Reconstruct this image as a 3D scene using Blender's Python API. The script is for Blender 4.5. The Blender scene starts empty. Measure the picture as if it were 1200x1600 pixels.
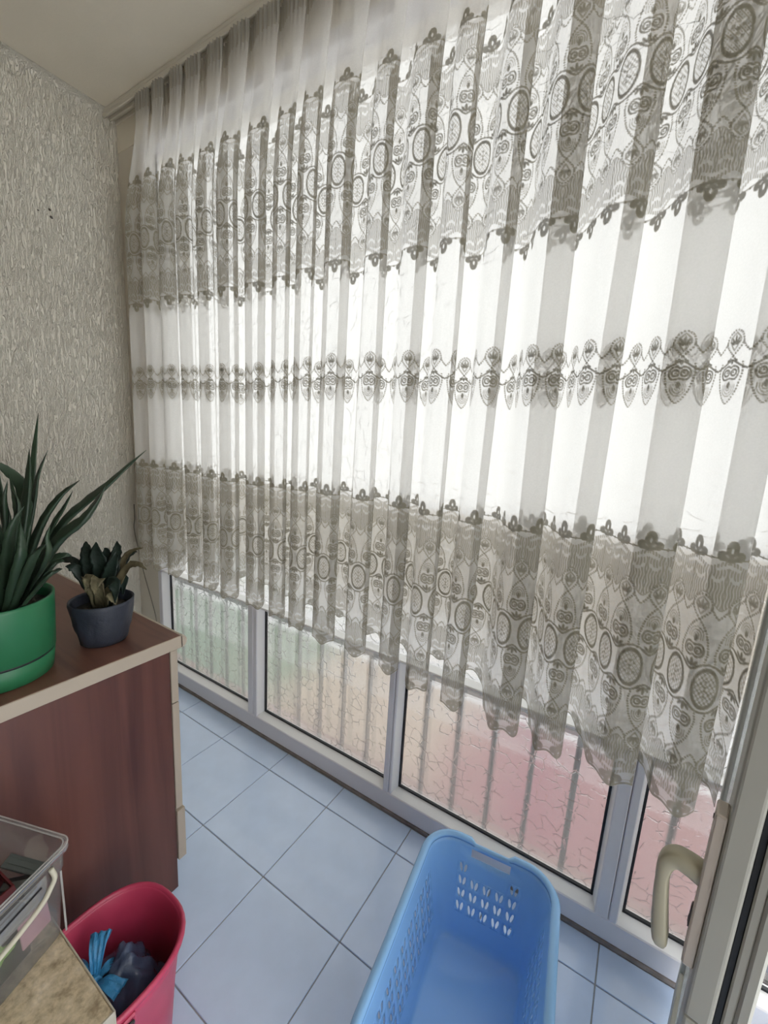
import bpy, bmesh, math, random
import numpy as np
from mathutils import Vector, Matrix
random.seed(7); RNG = np.random.default_rng(7)
PI = math.pi
SC = bpy.context.scene
COL = SC.collection

# ------------------------------------------------------------------ camera
CAM = Vector((2.257, -1.156, 1.363))
ROT = ((0.84386258, 0.53355326, 0.05671739),      # image right
       (0.14417197, -0.12365476, -0.98179628),    # image down
       (-0.51682724, 0.8366782, -0.18127105))     # forward
FPX = 653.28
cd = bpy.data.cameras.new('camera'); cam = bpy.data.objects.new('camera', cd); COL.objects.link(cam)
cd.sensor_fit = 'HORIZONTAL'; cd.sensor_width = 36; cd.lens = 36 * FPX / 1200; cd.clip_start = 0.02
rx, dn, fw = (Vector(r) for r in ROT)
cam.matrix_world = Matrix(((rx.x, -dn.x, -fw.x, CAM.x), (rx.y, -dn.y, -fw.y, CAM.y), (rx.z, -dn.z, -fw.z, CAM.z), (0, 0, 0, 1)))
SC.camera = cam

# ------------------------------------------------------------------ world: even overcast sky
w = bpy.data.worlds.new('overcast_sky'); SC.world = w; w.use_nodes = True
bg = w.node_tree.nodes['Background']; bg.inputs[0].default_value = (1.0, 0.995, 0.985, 1); bg.inputs[1].default_value = 1.0
SC.view_settings.view_transform = 'Standard'; SC.view_settings.look = 'None'
SC.view_settings.gamma = 1; SC.view_settings.use_curve_mapping = False
SC.view_settings.exposure = 2.1
SC.cycles.transparent_max_bounces = 40; SC.cycles.max_bounces = 14
SC.cycles.diffuse_bounces = 7; SC.cycles.transmission_bounces = 10; SC.cycles.sample_clamp_indirect = 6

# ------------------------------------------------------------------ materials
def new_mat(name):
    m = bpy.data.materials.new(name); m.use_nodes = True
    nt = m.node_tree; nt.nodes.clear(); out = nt.nodes.new('ShaderNodeOutputMaterial')
    return m, nt, out
def N(nt, kind, **kw):
    n = nt.nodes.new('ShaderNode' + kind)
    for k, v in kw.items():
        if k.startswith('i_'):
            key = k[2:]; key = int(key) if key.isdigit() else key.replace('_', ' ')
            n.inputs[key].default_value = v
        else: setattr(n, k, v)
    return n
def ramp(nt, stops):
    r = nt.nodes.new('ShaderNodeValToRGB'); e = r.color_ramp.elements
    while len(e) < len(stops): e.new(0.5)
    for el, (p, c) in zip(e, stops): el.position = p; el.color = c if len(c) == 4 else (*c, 1)
    return r
def mat(name, col, rough=0.5, noise=0.0, nscale=8, bump=0.0, bscale=60, metal=0.0, stretch=(1, 1, 1), col2=None, spec=0.5, coat=0.0):
    m, nt, out = new_mat(name); L = nt.links.new
    p = N(nt, 'BsdfPrincipled'); p.inputs['Roughness'].default_value = rough; p.inputs['Metallic'].default_value = metal
    p.inputs['Specular IOR Level'].default_value = spec; p.inputs['Coat Weight'].default_value = coat
    tc = N(nt, 'TexCoord'); mp = N(nt, 'Mapping'); mp.inputs['Scale'].default_value = stretch; L(tc.outputs['Object'], mp.inputs[0])
    c2 = col2 or tuple(max(0, c * (1 - noise)) for c in col)
    nz = N(nt, 'TexNoise'); nz.inputs['Scale'].default_value = nscale; nz.inputs['Detail'].default_value = 5; L(mp.outputs[0], nz.inputs['Vector'])
    r = ramp(nt, [(0.33, c2), (0.67, col)]); L(nz.outputs[0], r.inputs[0]); L(r.outputs[0], p.inputs['Base Color'])
    if bump:
        n2 = N(nt, 'TexNoise'); n2.inputs['Scale'].default_value = bscale; n2.inputs['Detail'].default_value = 6; L(mp.outputs[0], n2.inputs['Vector'])
        b = N(nt, 'Bump'); b.inputs['Strength'].default_value = bump; b.inputs['Distance'].default_value = 0.01
        L(n2.outputs[0], b.inputs['Height']); L(b.outputs[0], p.inputs['Normal'])
    L(p.outputs[0], out.inputs[0]); return m

def plaster_mat():
    # trowelled plaster: short wandering vertical ridges
    m, nt, out = new_mat('ridged_plaster'); L = nt.links.new
    p = N(nt, 'BsdfPrincipled'); p.inputs['Roughness'].default_value = 0.75
    tc = N(nt, 'TexCoord'); mp = N(nt, 'Mapping'); mp.inputs['Scale'].default_value = (85, 85, 13); L(tc.outputs['Object'], mp.inputs[0])
    a = N(nt, 'TexNoise'); a.inputs['Scale'].default_value = 1.6; a.inputs['Detail'].default_value = 4; a.inputs['Distortion'].default_value = 0.9; L(mp.outputs[0], a.inputs['Vector'])
    rr = ramp(nt, [(0.44, (0, 0, 0)), (0.5, (1, 1, 1)), (0.56, (1, 1, 1)), (0.64, (0, 0, 0))]); L(a.outputs[0], rr.inputs[0])
    f = N(nt, 'TexNoise'); f.inputs['Scale'].default_value = 90; f.inputs['Detail'].default_value = 4; L(tc.outputs['Object'], f.inputs['Vector'])
    ad = N(nt, 'Math', operation='MULTIPLY_ADD'); ad.inputs[1].default_value = 0.35; L(f.outputs[0], ad.inputs[0]); L(rr.outputs[0], ad.inputs[2])
    b = N(nt, 'Bump'); b.inputs['Strength'].default_value = 0.85; b.inputs['Distance'].default_value = 0.008; L(ad.outputs[0], b.inputs['Height']); L(b.outputs[0], p.inputs['Normal'])
    st = N(nt, 'TexNoise'); st.inputs['Scale'].default_value = 2.2; st.inputs['Detail'].default_value = 3; L(tc.outputs['Object'], st.inputs['Vector'])
    cr = ramp(nt, [(0.3, (0.84, 0.79, 0.69)), (0.7, (0.90, 0.86, 0.76))]); L(st.outputs[0], cr.inputs[0]); L(cr.outputs[0], p.inputs['Base Color'])
    L(p.outputs[0], out.inputs[0]); return m

def obscure_glass():
    # figured glass: fine crackle of hexagon-like lines over a soft ripple
    m, nt, out = new_mat('figured_glass'); L = nt.links.new
    tc = N(nt, 'TexCoord'); mp = N(nt, 'Mapping'); mp.inputs['Rotation'].default_value = (PI / 2, 0, 0); L(tc.outputs['Object'], mp.inputs[0])
    dn_ = N(nt, 'TexNoise'); dn_.inputs['Scale'].default_value = 30; L(mp.outputs[0], dn_.inputs['Vector'])
    vm = N(nt, 'VectorMath', operation='MULTIPLY_ADD'); vm.inputs[1].default_value = (0.02, 0.02, 0); L(dn_.outputs['Color'], vm.inputs[0]); L(mp.outputs[0], vm.inputs[2])
    v = N(nt, 'TexVoronoi', voronoi_dimensions='2D', feature='DISTANCE_TO_EDGE'); v.inputs['Scale'].default_value = 30; v.inputs['Randomness'].default_value = 0.85; L(vm.outputs[0], v.inputs['Vector'])
    rp = ramp(nt, [(0.0, (1, 1, 1)), (0.07, (0, 0, 0))]); L(v.outputs['Distance'], rp.inputs[0])
    ms = N(nt, 'TexNoise'); ms.inputs['Scale'].default_value = 24; L(mp.outputs[0], ms.inputs['Vector'])
    mr = ramp(nt, [(0.47, (0, 0, 0)), (0.56, (1, 1, 1))]); L(ms.outputs[0], mr.inputs[0])
    mu = N(nt, 'Math', operation='MULTIPLY'); L(rp.outputs[0], mu.inputs[0]); L(mr.outputs[0], mu.inputs[1])
    rip = N(nt, 'TexNoise'); rip.inputs['Scale'].default_value = 160; rip.inputs['Detail'].default_value = 2; L(mp.outputs[0], rip.inputs['Vector'])
    ad = N(nt, 'Math', operation='MULTIPLY_ADD'); ad.inputs[1].default_value = 0.10; L(rip.outputs[0], ad.inputs[0]); L(mu.outputs[0], ad.inputs[2])
    b = N(nt, 'Bump'); b.inputs['Strength'].default_value = 0.5; b.inputs['Distance'].default_value = 0.006; L(ad.outputs[0], b.inputs['Height'])
    r = N(nt, 'BsdfRefraction'); r.inputs['IOR'].default_value = 1.18; r.inputs['Roughness'].default_value = 0.10; r.inputs['Color'].default_value = (0.575, 0.58, 0.575, 1)
    t = N(nt, 'BsdfTransparent'); t.inputs['Color'].default_value = (0.575, 0.58, 0.575, 1)
    g = N(nt, 'BsdfGlossy'); g.inputs['Roughness'].default_value = 0.08
    tl = N(nt, 'BsdfTranslucent'); tl.inputs['Color'].default_value = (0.9, 0.92, 0.92, 1)
    L(b.outputs[0], r.inputs['Normal']); L(b.outputs[0], g.inputs['Normal'])
    m1 = N(nt, 'MixShader'); m1.inputs[0].default_value = 0.72; L(t.outputs[0], m1.inputs[1]); L(r.outputs[0], m1.inputs[2])
    m2 = N(nt, 'MixShader'); m2.inputs[0].default_value = 0.10; L(m1.outputs[0], m2.inputs[1]); L(tl.outputs[0], m2.inputs[2])
    m3 = N(nt, 'MixShader'); m3.inputs[0].default_value = 0.03; L(m2.outputs[0], m3.inputs[1]); L(g.outputs[0], m3.inputs[2])
    L(m3.outputs[0], out.inputs[0]); return m

def clear_mat(name, tint, opacity, rough=0.1, gl=0.08):
    m, nt, out = new_mat(name); L = nt.links.new
    t = N(nt, 'BsdfTransparent'); t.inputs[0].default_value = (0.97, 0.98, 0.98, 1)
    d = N(nt, 'BsdfDiffuse'); d.inputs[0].default_value = (*tint, 1)
    tl = N(nt, 'BsdfTranslucent'); tl.inputs[0].default_value = (*tint, 1)
    g = N(nt, 'BsdfGlossy'); g.inputs['Roughness'].default_value = rough
    fr = N(nt, 'LayerWeight'); fr.inputs[0].default_value = 0.35
    tc = N(nt, 'TexCoord'); nz = N(nt, 'TexNoise'); nz.inputs['Scale'].default_value = 14; L(tc.outputs['Object'], nz.inputs['Vector'])
    r = ramp(nt, [(0.3, (opacity * 0.7,) * 3), (0.7, (opacity * 1.25,) * 3)]); L(nz.outputs[0], r.inputs[0])
    dm = N(nt, 'MixShader'); dm.inputs[0].default_value = 0.5; L(d.outputs[0], dm.inputs[1]); L(tl.outputs[0], dm.inputs[2])
    m1 = N(nt, 'MixShader'); L(r.outputs[0], m1.inputs[0]); L(t.outputs[0], m1.inputs[1]); L(dm.outputs[0], m1.inputs[2])
    mf = N(nt, 'Math', operation='MULTIPLY_ADD'); mf.inputs[1].default_value = 0.35; mf.inputs[2].default_value = gl * 0.3; L(fr.outputs['Fresnel'], mf.inputs[0])
    m2 = N(nt, 'MixShader'); L(mf.outputs[0], m2.inputs[0]); L(m1.outputs[0], m2.inputs[1]); L(g.outputs[0], m2.inputs[2])
    L(m2.outputs[0], out.inputs[0]); return m

def lace_mat():
    # sheer voile with raised thread work; the thread density is stored on the cloth itself
    m, nt, out = new_mat('lace_cloth'); L = nt.links.new
    at_ = N(nt, 'Attribute', attribute_name='thread')
    tc = N(nt, 'TexCoord'); nz = N(nt, 'TexNoise'); nz.inputs['Scale'].default_value = 260; nz.inputs['Detail'].default_value = 2; L(tc.outputs['Object'], nz.inputs['Vector'])
    nm = N(nt, 'Math', operation='MULTIPLY_ADD'); nm.inputs[1].default_value = 0.06; nm.inputs[2].default_value = SHEER - 0.03; L(nz.outputs[0], nm.inputs[0])
    mx = N(nt, 'MapRange'); mx.inputs['From Min'].default_value = 0; mx.inputs['From Max'].default_value = 1; mx.inputs['To Max'].default_value = 0.93
    L(at_.outputs['Fac'], mx.inputs['Value']); L(nm.outputs[0], mx.inputs['To Min'])
    cr = ramp(nt, [(0.0, (0.90, 0.89, 0.87)), (0.5, (0.46, 0.43, 0.36)), (1.0, (0.29, 0.27, 0.21))]); L(at_.outputs['Fac'], cr.inputs[0])  # white thread darkened in colour to stand in for its backlit shade
    d = N(nt, 'BsdfDiffuse'); tl = N(nt, 'BsdfTranslucent'); t = N(nt, 'BsdfTransparent')
    L(cr.outputs[0], d.inputs[0]); L(cr.outputs[0], tl.inputs[0])
    dm = N(nt, 'MixShader'); tm = N(nt, 'MapRange'); tm.inputs['To Min'].default_value = 0.55; tm.inputs['To Max'].default_value = 0.2; L(at_.outputs['Fac'], tm.inputs['Value']); L(tm.outputs[0], dm.inputs[0]); L(d.outputs[0], dm.inputs[1]); L(tl.outputs[0], dm.inputs[2])
    m1 = N(nt, 'MixShader'); L(mx.outputs[0], m1.inputs[0]); L(t.outputs[0], m1.inputs[1]); L(dm.outputs[0], m1.inputs[2])
    L(m1.outputs[0], out.inputs[0]); return m
SHEER = 0.47

def wood_mat(name, base, dark, axis_scale):
    m, nt, out = new_mat(name); L = nt.links.new
    p = N(nt, 'BsdfPrincipled'); p.inputs['Roughness'].default_value = 0.38
    tc = N(nt, 'TexCoord'); mp = N(nt, 'Mapping'); mp.inputs['Scale'].default_value = axis_scale; L(tc.outputs['Object'], mp.inputs[0])
    a = N(nt, 'TexNoise'); a.inputs['Scale'].default_value = 1.0; a.inputs['Detail'].default_value = 8; a.inputs['Distortion'].default_value = 0.6; L(mp.outputs[0], a.inputs['Vector'])
    r = ramp(nt, [(0.3, dark), (0.5, base), (0.72, tuple(c * 1.25 for c in base))]); L(a.outputs[0], r.inputs[0]); L(r.outputs[0], p.inputs['Base Color'])
    L(p.outputs[0], out.inputs[0]); return m

MT = {}
MT['plaster'] = plaster_mat()
MT['ceiling'] = mat('ceiling_paint', (0.86, 0.80, 0.68), 0.8, 0.05, 3, 0.15, 120)
MT['house_wall'] = mat('house_wall_paint', (0.24, 0.21, 0.18), 0.8, 0.08, 3, 0.2, 90)  # unseen back wall, kept dark to cut bounce onto the door leaf
MT['tile'] = mat('blue_tile', (0.62, 0.76, 0.99), 0.26, 0.05, 14, 0.02, 300, spec=0.6, coat=0.5)
MT['grout'] = mat('grout', (0.42, 0.42, 0.42), 0.85, 0.35, 20)
MT['pvc'] = mat('white_pvc', (0.80, 0.79, 0.83), 0.32, 0.03, 5)
MT['pvc_bead'] = mat('white_pvc_bead', (0.88, 0.88, 0.88), 0.3, 0.02, 5)
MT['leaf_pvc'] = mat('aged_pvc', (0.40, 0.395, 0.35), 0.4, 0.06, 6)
MT['gasket'] = mat('black_rubber', (0.012, 0.014, 0.018), 0.55, 0.2, 30)
MT['seal'] = mat('brown_sealant', (0.30, 0.26, 0.24), 0.8, 0.3, 30)
MT['post_cream'] = mat('cream_paint', (0.70, 0.65, 0.56), 0.6, 0.06, 6)
MT['glass'] = obscure_glass(); MT['clear'] = clear_mat('clear_glass', (0.9, 0.9, 0.9), 0.01, 0.02)
MT['lace'] = lace_mat()
MT['tape'] = mat('heading_tape', (0.66, 0.63, 0.55), 0.9, 0.1, 60)
MT['rail'] = mat('rail_plastic', (0.68, 0.64, 0.55), 0.45, 0.05, 8)
MT['iron'] = mat('grey_paint_iron', (0.07, 0.065, 0.07), 0.6, 0.2, 30)
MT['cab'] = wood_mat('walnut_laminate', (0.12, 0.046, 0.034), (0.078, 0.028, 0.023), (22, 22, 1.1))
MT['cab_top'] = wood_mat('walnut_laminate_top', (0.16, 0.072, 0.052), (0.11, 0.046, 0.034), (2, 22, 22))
MT['cream_edge'] = mat('cream_edge_band', (0.47, 0.40, 0.32), 0.45, 0.04, 10)
MT['green_pot'] = mat('green_plastic', (0.024, 0.165, 0.07), 0.42, 0.05, 8)
MT['navy_pot'] = mat('navy_pot', (0.035, 0.042, 0.062), 0.55, 0.25, 20, 0.2, 60)
MT['soil'] = mat('soil', (0.03, 0.022, 0.015), 0.95, 0.5, 60, 0.8, 80)
MT['aloe'] = mat('aloe_skin', (0.030, 0.060, 0.034), 0.45, 0.4, 18, 0.1, 60)
MT['aloe_pale'] = mat('aloe_skin_pale', (0.045, 0.085, 0.048), 0.45, 0.35, 18, 0.1, 60)
MT['succ'] = mat('succulent_leaf', (0.020, 0.038, 0.030), 0.5, 0.4, 30, 0.2, 60, col2=(0.012, 0.02, 0.016))
MT['dry'] = mat('dry_leaf', (0.16, 0.13, 0.07), 0.8, 0.5, 40, 0.3, 80)
MT['husk'] = mat('dry_husk', (0.22, 0.19, 0.11), 0.8, 0.5, 40, 0.3, 80)
MT['basket'] = mat('blue_plastic', (0.31, 0.59, 0.98), 0.22, 0.04, 6)
MT['pink'] = mat('pink_plastic', (0.56, 0.055, 0.125), 0.38, 0.18, 9)
MT['bag'] = mat('dark_bag_film', (0.05, 0.07, 0.13), 0.26, 0.4, 14, 0.4, 40, col2=(0.10, 0.14, 0.24))
MT['bag_knot'] = mat('bright_bag_film', (0.06, 0.36, 0.72), 0.3, 0.3, 24, 0.5, 60)
MT['wire'] = mat('dark_wire', (0.05, 0.05, 0.05), 0.4, 0.2, 30, metal=0.7)
MT['box'] = clear_mat('clear_plastic', (0.80, 0.80, 0.80), 0.27)
MT['box_edge'] = clear_mat('clear_plastic_edge', (0.85, 0.84, 0.82), 0.6)
MT['latch'] = mat('cream_plastic', (0.58, 0.55, 0.44), 0.4, 0.05, 20)
MT['slab_edge'] = mat('pale_edge', (0.50, 0.46, 0.38), 0.5, 0.1, 20)
MT['handle'] = mat('beige_handle', (0.44, 0.41, 0.30), 0.38, 0.04, 20)
MT['handle_plate'] = mat('beige_plate', (0.50, 0.44, 0.38), 0.38, 0.04, 20)
MT['steel'] = mat('lock_steel', (0.10, 0.08, 0.08), 0.35, 0.3, 50, metal=0.8)
MT['cable'] = mat('grey_cable', (0.25, 0.23, 0.19), 0.6, 0.2, 40)
MT['mark'] = mat('plaster_scuff', (0.10, 0.09, 0.08), 0.9, 0.3, 90)
MT['grass'] = mat('lawn', (0.13, 0.26, 0.12), 0.9, 0.4, 7, 0.5, 40)
MT['sand'] = mat('sand_paving', (0.58, 0.46, 0.36), 0.9, 0.12, 5)
MT['redpave'] = mat('red_paving', (0.46, 0.16, 0.19), 0.85, 0.15, 4)
MT['concrete'] = mat('pale_concrete', (0.78, 0.79, 0.82), 0.9, 0.06, 4)
MT['gwall'] = mat('beige_render', (0.46, 0.40, 0.31), 0.9, 0.1, 4)
MT['ledge'] = mat('pink_ledge', (0.42, 0.29, 0.27), 0.8, 0.15, 12)
MT['red'] = mat('dark_red_plastic', (0.13, 0.012, 0.016), 0.4, 0.2, 20)
MT['greybar'] = mat('grey_plastic', (0.10, 0.115, 0.11), 0.45, 0.15, 20)
MT['blackbit'] = mat('black_plastic', (0.015, 0.018, 0.02), 0.4, 0.3, 20)
MT['green'] = mat('bright_green_plastic', (0.05, 0.24, 0.03), 0.45, 0.3, 20)
MT['lime'] = mat('lime_plastic', (0.26, 0.42, 0.12), 0.45, 0.15, 20)
MT['peach'] = mat('peach_plastic', (0.55, 0.33, 0.20), 0.5, 0.15, 20)
MT['paleblue'] = mat('pale_blue_plastic', (0.16, 0.30, 0.55), 0.45, 0.15, 20)
MT['paper'] = mat('pale_card', (0.52, 0.50, 0.42), 0.8, 0.1, 20)
MT['pinkbit'] = mat('pink_card', (0.5, 0.28, 0.33), 0.8, 0.1, 20)
def mottled():
    m, nt, out = new_mat('mottled_beige'); L = nt.links.new
    p = N(nt, 'BsdfPrincipled'); p.inputs['Roughness'].default_value = 0.5
    tc = N(nt, 'TexCoord')
    a = N(nt, 'TexNoise'); a.inputs['Scale'].default_value = 26; a.inputs['Detail'].default_value = 8; a.inputs['Roughness'].default_value = 0.7; L(tc.outputs['Object'], a.inputs['Vector'])
    b = N(nt, 'TexNoise'); b.inputs['Scale'].default_value = 90; b.inputs['Detail'].default_value = 3; L(tc.outputs['Object'], b.inputs['Vector'])
    r = ramp(nt, [(0.36, (0.34, 0.26, 0.165)), (0.48, (0.60, 0.49, 0.33)), (0.6, (0.72, 0.60, 0.43)), (0.7, (0.82, 0.71, 0.56))]); L(a.outputs[0], r.inputs[0])
    r2 = ramp(nt, [(0.35, (0.7, 0.7, 0.7)), (0.6, (1, 1, 1))]); L(b.outputs[0], r2.inputs[0])
    mx = N(nt, 'MixRGB', blend_type='MULTIPLY'); mx.inputs[0].default_value = 0.8; L(r.outputs[0], mx.inputs[1]); L(r2.outputs[0], mx.inputs[2])
    L(mx.outputs[0], p.inputs['Base Color']); L(p.outputs[0], out.inputs[0]); return m
MT['mottle'] = mottled()
def patchy():
    # worn ground: grass running out into sand and then into red paving
    m, nt, out = new_mat('patchy_ground'); L = nt.links.new
    p = N(nt, 'BsdfPrincipled'); p.inputs['Roughness'].default_value = 0.9
    tc = N(nt, 'TexCoord'); nz = N(nt, 'TexNoise'); nz.inputs['Scale'].default_value = 2.2; nz.inputs['Detail'].default_value = 6; L(tc.outputs['Object'], nz.inputs['Vector'])
    sx = N(nt, 'SeparateXYZ'); L(tc.outputs['Object'], sx.inputs[0])
    ad = N(nt, 'Math', operation='MULTIPLY_ADD'); ad.inputs[1].default_value = 0.9; L(nz.outputs[0], ad.inputs[0]); L(sx.outputs['X'], ad.inputs[2])
    mr = N(nt, 'MapRange'); mr.inputs['From Min'].default_value = -2.0; mr.inputs['From Max'].default_value = 4.0; L(ad.outputs[0], mr.inputs['Value'])
    X = lambda v: (v + 0.45 + 2.0) / 6.0
    r = ramp(nt, [(X(-0.7), (0.16, 0.245, 0.18)), (X(0.1), (0.23, 0.29, 0.21)), (X(0.6), (0.50, 0.41, 0.325)), (X(1.35), (0.55, 0.445, 0.37)), (X(1.9), (0.35, 0.135, 0.165)), (X(2.6), (0.37, 0.195, 0.20))]); L(mr.outputs[0], r.inputs[0])
    L(r.outputs[0], p.inputs['Base Color']); L(p.outputs[0], out.inputs[0]); return m
MT['patchy'] = patchy()

# ------------------------------------------------------------------ helpers
def link(o, parent=None):
    COL.objects.link(o)
    if parent is not None: o.parent = parent
    return o
def mesh_obj(name, verts, faces, m, parent=None, smooth=False, loc=None):
    me = bpy.data.meshes.new(name); me.from_pydata([tuple(v) for v in verts], [], faces); me.update()
    if smooth: me.polygons.foreach_set('use_smooth', [True] * len(me.polygons))
    me.materials.append(MT[m] if isinstance(m, str) else m)
    o = bpy.data.objects.new(name, me)
    if loc is not None: o.location = loc
    return link(o, parent)
def bm_obj(name, bm, m, parent=None, smooth=False, loc=None):
    me = bpy.data.meshes.new(name); bmesh.ops.recalc_face_normals(bm, faces=bm.faces[:]); bm.to_mesh(me); bm.free()
    if smooth: me.polygons.foreach_set('use_smooth', [True] * len(me.polygons))
    me.materials.append(MT[m] if isinstance(m, str) else m)
    o = bpy.data.objects.new(name, me)
    if loc is not None: o.location = loc
    return link(o, parent)
def box_bm(x0, x1, y0, y1, z0, z1, bev=0.0, seg=1, bm=None):
    b = bmesh.new()
    v = [b.verts.new(p) for p in ((x0, y0, z0), (x1, y0, z0), (x1, y1, z0), (x0, y1, z0), (x0, y0, z1), (x1, y0, z1), (x1, y1, z1), (x0, y1, z1))]
    for f in ((0, 3, 2, 1), (4, 5, 6, 7), (0, 1, 5, 4), (1, 2, 6, 5), (2, 3, 7, 6), (3, 0, 4, 7)): b.faces.new([v[i] for i in f])
    if bev: bmesh.ops.bevel(b, geom=b.edges[:], offset=bev, segments=seg, affect='EDGES', profile=0.5)
    if bm is not None:
        me = bpy.data.meshes.new('tmp'); b.to_mesh(me); b.free(); bm.from_mesh(me); bpy.data.meshes.remove(me); return bm
    return b
def box(name, x0, x1, y0, y1, z0, z1, m, parent=None, bev=0.0, seg=1):
    return bm_obj(name, box_bm(x0, x1, y0, y1, z0, z1, bev, seg), m, parent)
def empty(name, loc=(0, 0, 0), rz=0.0, parent=None):
    o = bpy.data.objects.new(name, None); o.location = loc; o.rotation_euler = (0, 0, rz); o.empty_display_size = 0.05
    return link(o, parent)
def tag(o, label, cat, group=None):
    o['label'] = label; o['category'] = cat
    if group: o['group'] = group
    return o
def struct(o, label=None):
    o['kind'] = 'structure'
    if label: o['label'] = label
    return o
def catmull(pts, n):
    pts = [Vector(p) for p in pts]; P = [2 * pts[0] - pts[1]] + pts + [2 * pts[-1] - pts[-2]]; out = []
    k = len(pts) - 1
    for j in range(n + 1):
        t = j / n * k; i = min(int(t), k - 1); f = t - i
        a, b, c, d = P[i:i + 4]
        out.append(0.5 * ((2 * b) + (c - a) * f + (2 * a - 5 * b + 4 * c - d) * f * f + (3 * b - a - 3 * c + d) * f ** 3))
    return out
def frames(pts, hint):
    fr = []
    for i, p in enumerate(pts):
        t = (pts[min(i + 1, len(pts) - 1)] - pts[max(i - 1, 0)]).normalized()
        h = Vector(hint) - t * t.dot(Vector(hint))
        if h.length < 1e-4: h = t.orthogonal()
        h.normalize(); fr.append((p, t, h, t.cross(h)))
    return fr
def tube_data(pts, r, seg=8, hint=(0.31, 0.2, 0.93), caps=True, verts=None, faces=None, flat=1.0):
    verts = [] if verts is None else verts; faces = [] if faces is None else faces
    b0 = len(verts); n = len(pts)
    for i, (p, t, h, s) in enumerate(frames(pts, hint)):
        rr = r[i] if hasattr(r, '__len__') else r
        for k in range(seg):
            a = 2 * PI * k / seg; verts.append(p + h * (math.cos(a) * rr) + s * (math.sin(a) * rr * flat))
    for i in range(n - 1):
        for k in range(seg):
            a = b0 + i * seg + k; b = b0 + i * seg + (k + 1) % seg
            faces.append((a, b, b + seg, a + seg))
    if caps:
        faces.append(tuple(b0 + k for k in range(seg))[::-1]); faces.append(tuple(b0 + (n - 1) * seg + k for k in range(seg)))
    return verts, faces
def tube(name, pts, r, m, parent=None, seg=8, n=None, hint=(0.31, 0.2, 0.93), flat=1.0):
    pts = catmull(pts, n) if n else [Vector(p) for p in pts]
    v, f = tube_data(pts, r, seg, hint, flat=flat); return mesh_obj(name, v, f, m, parent, True)
def lathe(name, prof, m, parent=None, seg=40, loc=None, fn=None):
    v, f = [], []; n = len(prof)
    for i, (r, z) in enumerate(prof):
        for k in range(seg):
            a = 2 * PI * k / seg; rr, zz = (r, z) if fn is None else fn(r, z, a, i)
            v.append((rr * math.cos(a), rr * math.sin(a), zz))
    for i in range(n - 1):
        for k in range(seg):
            f.append((i * seg + k, i * seg + (k + 1) % seg, (i + 1) * seg + (k + 1) % seg, (i + 1) * seg + k))
    f.append(tuple(range(seg))[::-1]) if prof[0][0] > 1e-5 else None
    return mesh_obj(name, v, f, m, parent, True, loc)
def at(px, py, depth):
    d = rx * ((px - 600) / FPX) + dn * ((py - 800) / FPX) + fw
    return CAM + d * depth
def depth_of(p): return (Vector(p) - CAM).dot(fw)
def weighted(o):
    md = o.modifiers.new('normals', 'WEIGHTED_NORMAL'); return o

# ------------------------------------------------------------------ the setting
X1, YB, ZC = 2.92, -1.45, 2.70  # right end kept close so the added end glazing gives more daylight
GX, GY, TS = 0.835, -0.112, 0.30            # tile grid
floor = struct(box('floor', -0.02, X1, YB, 0.01, -0.06, -0.004, 'grout'))
tile_cache = {}
xs = sorted({0.0, X1} | {GX + TS * k for k in range(-4, 16) if 0.01 < GX + TS * k < X1 - 0.01})
ys = sorted({YB, -0.003} | {GY - TS * k for k in range(0, 8) if GY - TS * k > YB + 0.01})
for a, b in zip(xs, xs[1:]):
    for c, d in zip(ys, ys[1:]):
        key = (round(b - a, 3), round(d - c, 3))
        if key not in tile_cache:
            hx, hy = key[0] / 2 - 0.0016, key[1] / 2 - 0.0016
            o = bm_obj('tile', box_bm(-hx, hx, -hy, hy, -0.008, 0, 0.0012), 'tile', floor); tile_cache[key] = o.data
        else: o = link(bpy.data.objects.new('tile', tile_cache[key]), floor)
        o.location = ((a + b) / 2, (c + d) / 2, random.uniform(-0.0004, 0.0))
        o.rotation_euler = (random.uniform(-1, 1) * 0.0012, random.uniform(-1, 1) * 0.0012, 0)
struct(box('wall_left', -0.12, 0.0, YB, 0.1, 0, ZC, 'plaster'))
struct(box('wall_back', -0.12, X1 + 0.1, YB - 0.1, YB, 0, ZC, 'house_wall'))
struct(box('wall_right', X1, X1 + 0.1, YB, 0.06, ZC - 0.14, ZC, 'ceiling'))
struct(box('ceiling', -0.12, X1 + 0.1, YB - 0.1, 0.22, ZC, ZC + 0.12, 'ceiling'))
# shallow cove where wall and ceiling meet
cv, cf = [], []
for j, y in enumerate((YB, 0.0)):
    for k in range(7):
        a = PI / 2 * k / 6; cv.append((0.03 - 0.03 * math.cos(a) - 0.0, y, ZC - 0.03 + 0.03 * math.sin(a)))
    cv.append((-0.001, y, ZC + 0.001))
for k in range(7): cf.append((k, k + 1, 9 + k - 0, 8 + k))
struct(mesh_obj('trim_1', cv, cf, 'plaster', smooth=True))
ZT = 2.56                                    # underside of the lintel
struct(box('wall_front', -0.12, X1 + 0.1, 0.0, 0.2, ZT, ZC, 'ceiling'))
struct(box('trim_2', -0.001, 0.182, 0.0, 0.09, 0, ZT, 'post_cream', bev=0.002))
struct(box('trim_3', 0.0, X1, -0.004, 0.05, 0.0, 0.012, 'seal', bev=0.001))

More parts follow.
